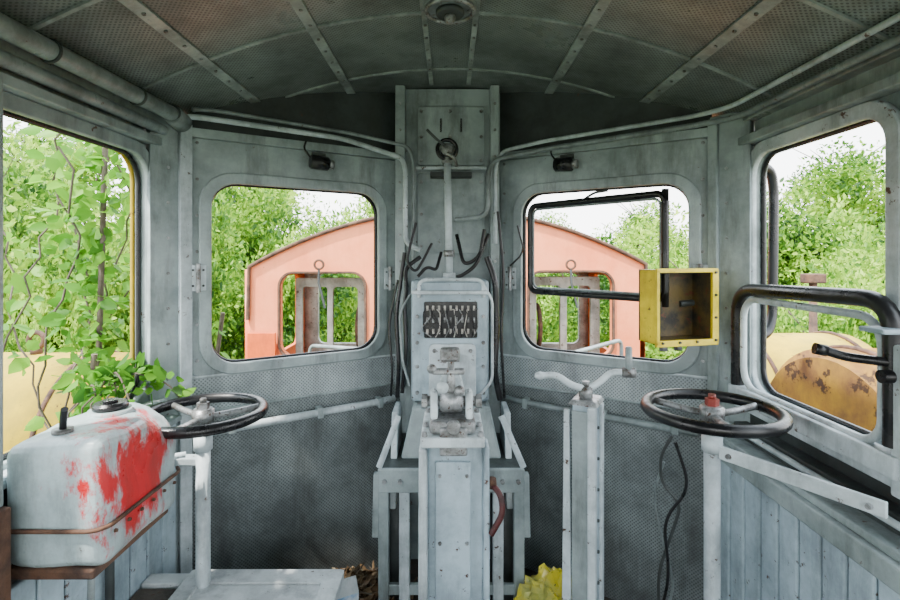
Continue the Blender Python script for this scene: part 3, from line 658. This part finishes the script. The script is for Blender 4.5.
arc=[(x,3.98,oz(x)+.012) for x in ox]
tube('gutter',[(-1.61,3.98,1.1)]+arc+[(1.57,3.98,1.1)],.016,M_RUST,oc)
vs=[]
for x in ox: vs+=[(x,3.99,oz(x)),(x,5.52,oz(x)),(x,3.99,oz(x)+.03),(x,5.52,oz(x)+.03)]
fs=[]
for i in range(len(ox)-1):
    a=4*i;b=a+4; fs+=[(a,a+1,b+1,b),(a+2,b+2,b+3,a+3),(a,b,b+2,a+2)]
me=bpy.data.meshes.new('roof'); me.from_pydata(vs,[],fs); link('roof',me,M_ORG,oc)
for nm,x in (('side_l',-1.6),('side_r',1.56)):
    plate(nm,R4(0,1.5,-.25,1.5),[rrect(.2,1.3,.7,1.42,.07)],.04,frame3((x,4.0,0),(0,1,0)),M_ORG,oc)
for s,x in (('l',-1.03),('r',.95)):
    ring('lift_eye_'+s,(x,3.93,1.54),.035,.009,M_RUST,oc,'Y',24)
    tube('wiper_arm_'+s,[(x,3.93,1.50),(x,3.92,1.40),(x+.05,3.92,1.20)],.009,M_DARK,oc)
    ring('inner_handwheel_'+s,(-.80 if s=='l' else .78,4.5,.98),.19,.02,M_RUST,oc,'X',32)
B('pillar_c',(-.25,.25),(4.1,4.4),(-.25,1.7),M_CABIN,oc,.01)
B('orange_band',(-1.6,-1.38),(3.945,3.965),(.55,1.0),M_ORG,oc,.004)
B('orange_band_l',(-1.6,-.6),(3.945,3.965),(.55,.78),M_ORG,oc,.004)
B('yellow_band_r',(.55,1.56),(3.945,3.965),(.55,.76),M_HOOD,oc,.004)

def drum(name,x0,x1,y,z,r,mat,eye=None):
    t=E(name,((x0+x1)/2,y,-1.3))
    cyl('shell',(x0,y,z),(x1,y,z),r,mat,t,n=48,bev=.04)
    for i,f in enumerate((.12,.85)):
        ring('band_%d'%i,(x0+(x1-x0)*f,y,z),r+.004,.012,M_RUST,t,'X',48)
    for i,f in enumerate((.2,.8)):
        xx=x0+(x1-x0)*f; B('saddle_%d'%i,(xx-.06,xx+.06),(y-r*.7,y+r*.7),(-1.3,z-r*.5),M_RUST,t,.01)
    if eye:
        ring('lifting_eye',eye,.045,.014,M_RUST,t,'Y',28)
        cyl('eye_boss',(eye[0],eye[1],eye[2]-.09),(eye[0],eye[1],eye[2]-.035),.03,M_RUST,t)
    return t
drum('outdoor_storage_tank',-3.4,-1.85,2.95,.55,.48,M_HOOD,eye=(-2.44,2.95,1.11))
drum('outdoor_storage_tank',1.62,2.7,2.15,.70,.50,M_DRUM)
drum('outdoor_storage_tank',1.78,2.6,3.25,.60,.50,M_HOOD)
fp=E('marker_post',(3.05,4.2,-1.3))
cyl('pole',(3.05,4.2,-1.3),(3.05,4.2,1.38),.03,M_RUST,fp)
B('head',(2.97,3.13),(4.15,4.25),(1.38,1.46),M_RUST,fp,.01)

# ---- vegetation
def blob_bush(seed,n,nb,H,W,leaf):
    rng=np.random.RandomState(seed)
    cs=[];rs=[]
    for i in range(nb):
        a=rng.rand()*2*math.pi; q=rng.rand()**.6; h=rng.rand()
        rad=W*(.75-.35*h)*q
        cs.append((rad*math.cos(a),rad*math.sin(a),H*(.12+.75*h))); rs.append(rng.uniform(.12,.28)*W)
    cs=np.array(cs);rs=np.array(rs); k=rng.randint(0,nb,n)
    d=rng.normal(size=(n,3)); d/=np.linalg.norm(d,axis=1,keepdims=True)
    P=cs[k]+d*(rs[k]*rng.uniform(.4,1.2,n))[:,None]
    P[:,2]=np.maximum(P[:,2],.02)
    D=d+rng.normal(size=(n,3))*.8; D[:,2]-=.15
    return leafmesh('bush',P,D,rng.uniform(.5,1.3,n)*leaf,.5,seed)
bushes=[blob_bush(s,26000,44,1.0,.8,.030) for s in (11,12,13)]
for b_ in bushes: b_.materials.append(M_LEAF)
trees=[blob_bush(s,28000,60,1.0,.50,.020) for s in (21,22)]
for b_ in trees: b_.materials.append(M_LEAF)
def trunkmesh(seed):
    bm=bmesh.new()
    def seg(p,q,r0,r1):
        d=Vector(q)-Vector(p); Q=d.to_track_quat('Z','Y').to_matrix().to_4x4()
        bmesh.ops.create_cone(bm,cap_ends=True,segments=8,radius1=r0,radius2=r1,depth=d.length,matrix=Matrix.Translation((Vector(p)+Vector(q))/2)@Q)
    rr=random.Random(seed); p=Vector((0,0,0)); r=.025
    for i in range(5):
        q=p+Vector((rr.uniform(-.03,.03),rr.uniform(-.03,.03),.17)); seg(p,q,r,r*.8); r*=.8
        for j in range(3):
            a=rr.random()*6.28; e=q+Vector((math.cos(a)*.2,math.sin(a)*.2,.14)); seg(q,e,r*.4,r*.15)
        p=q
    me=bpy.data.meshes.new('stems'); bm.to_mesh(me); bm.free(); me.materials.append(M_BARK); return me
trunks=[trunkmesh(1),trunkmesh(2)]
def put(kind,x,y,s,sz=None,i=0):
    e=E(kind,(x,y,-1.32)); rz=random.random()*6.28
    sz=sz or s
    for nm,me in (('foliage',(bushes if kind=='bush' else trees)[i%(3 if kind=='bush' else 2)]),('stems',trunks[i%2])):
        o=bpy.data.objects.new(nm,me); COL.objects.link(o); o.parent=e
        o.rotation_euler=(0,0,rz); o.scale=(s,s,sz)
i=0
for x,y,s,sz in [(-5.1,2.6,2.0,3.8),(-5.4,4.8,2.5,4.2),(-3.9,5.6,2.0,3.2),(-7.5,3.2,3.6,5),(-7.0,7.5,3.4,4.4),(-4.8,8.4,2.8,4.2),(-2.7,9.4,2.6,3.6),
                 (-9.5,10,4.5,5.4),(-5.5,12,4.2,5.2),(-2,12.5,3.4,4.2),(-3.7,4.4,1.1,2.4),(-6,1.2,2.6,4.4)]:
    put('bush',x,y,s,sz,i); i+=1
for x,y,s,sz in [(.2,11.5,3.2,3.5),(2.0,9.4,2.2,3.1),(3.9,8.0,2.4,3.0),(3.9,5.6,1.5,2.5),(5.4,5.6,2.0,2.9),(5.4,3.4,1.8,2.9),(6.9,7.6,2.8,3.5),(4.3,11,3.4,3.7),(8,5,3.0,3.6),(7.8,11,4.0,4.3)]:
    put('bush',x,y,s,sz,i); i+=1
for x,y,s in [(-12,15,7.5),(-6.5,16,6.6),(10.2,12.8,6.0),(3.2,17,4.6),(14,12,6),(-1.5,17,6.2),(-11,6,6.5),(6.2,16.5,5.0)]:
    put('tree',x,y,s,s,i); i+=1

# climbing branches outside the left window
vn=E('climbing_vine',(-1.6,2.0,-1.3))
Ps=[];Ds=[];Ss=[]
for k in range(15):
    x0=random.uniform(-2.5,-1.45); y0=random.uniform(1.9,2.3); z=.4
    pts=[Vector((x0,y0,-1.3)),Vector((x0,y0,z))]; p=pts[-1].copy(); dx=random.uniform(-.04,.04)
    hmax=random.uniform(1.6,2.5) if k%2 else 1.15
    while p.z<hmax:
        p=p+Vector((dx+random.uniform(-.05,.05),random.uniform(-.04,.04),.08)); p.x=min(p.x,-1.38); p.y=min(p.y,2.35); pts.append(p.copy())
        if p.z<1.3 and p.x<-1.5: continue
        for j in range(random.randint(3,6)):
            q=p+Vector((random.uniform(-.09,.09),random.uniform(-.06,.06),random.uniform(-.05,.05)))
            Ps.append(q); Ds.append(Vector((random.gauss(0,1),random.gauss(-.3,1),random.gauss(-.4,.5)))); Ss.append(random.uniform(.035,.095))
    if k%2: tube('stem_%d'%k,pts,.004,M_BARK,vn,res=2)
for (a,b_,n,sp_) in (((-1.38,1.92,.2),(-1.32,1.92,2.15),380,.09),((-1.36,1.80,.3),(-1.28,1.80,1.25),120,.08),((-1.25,2.45,.3),(-1.10,2.42,1.33),90,.08)):
    a=Vector(a); b_=Vector(b_)
    for j in range(n):
        p=a.lerp(b_,random.random())+Vector((random.uniform(-sp_,sp_*.6),random.uniform(-.05,.05),0))
        Ps.append(p); Ds.append(Vector((random.gauss(-.2,.8),random.gauss(0,1),random.gauss(-.3,.6)))); Ss.append(random.uniform(.03,.08))
    tube('main_stem',[Vector((a.x,a.y,-1.3)),a,b_],.010,M_BARK,vn)
for k,(y,dx,dy) in enumerate(((1.72,.12,.02),(1.66,.09,-.05),(1.78,.05,.0),(1.60,.05,-.04),(1.70,.03,-.02))):
    pts=[Vector((-1.28,y,.2)),Vector((-1.22,y,1.10)),Vector((-1.16,y,1.16))]
    for s_ in range(6):
        pts.append(pts[-1]+Vector((dx*.3,dy*.3,.030-.016*s_+random.uniform(-.01,.01))))
        for j in range(5):
            Ps.append(pts[-1]+Vector((random.uniform(-.02,.02),random.uniform(-.03,.03),random.uniform(-.01,.03)))); Ds.append(Vector((random.gauss(.2,.8),random.gauss(0,.9),random.gauss(.1,.5)))); Ss.append(random.uniform(.03,.07))
    tube('shoot_%d'%k,pts,.003,M_BARK,vn,res=2)
me=leafmesh('leaves',np.array([tuple(p) for p in Ps]),np.array([tuple(d) for d in Ds]),np.array(Ss),.62,5)
link('leaves',me,M_LEAF2,vn)

# ------------------------------------------------------------------ light
w=bpy.data.worlds.new('sky'); scene.world=w; w.use_nodes=True; nt=w.node_tree
bg=nt.nodes['Background']; tc=_n(nt,'ShaderNodeTexCoord'); sp=_n(nt,'ShaderNodeSeparateXYZ'); rp=_n(nt,'ShaderNodeValToRGB')
rp.color_ramp.elements[0].position=0; rp.color_ramp.elements[0].color=(1,1,1,1)
rp.color_ramp.elements[1].position=.8; rp.color_ramp.elements[1].color=(.78,.90,1,1)
nt.links.new(tc.outputs['Generated'],sp.inputs[0]); nt.links.new(sp.outputs['Z'],rp.inputs['Fac']); nt.links.new(rp.outputs['Color'],bg.inputs['Color'])
bg.inputs['Strength'].default_value=8.0
sd=bpy.data.lights.new('sun','SUN'); sd.energy=17; sd.angle=math.radians(2); sd.color=(1,.96,.88)
so=bpy.data.objects.new('sun',sd); so.rotation_euler=Vector((.45,.38,-1)).to_track_quat('-Z','Y').to_euler(); so.location=(-5,-4,10); COL.objects.link(so)
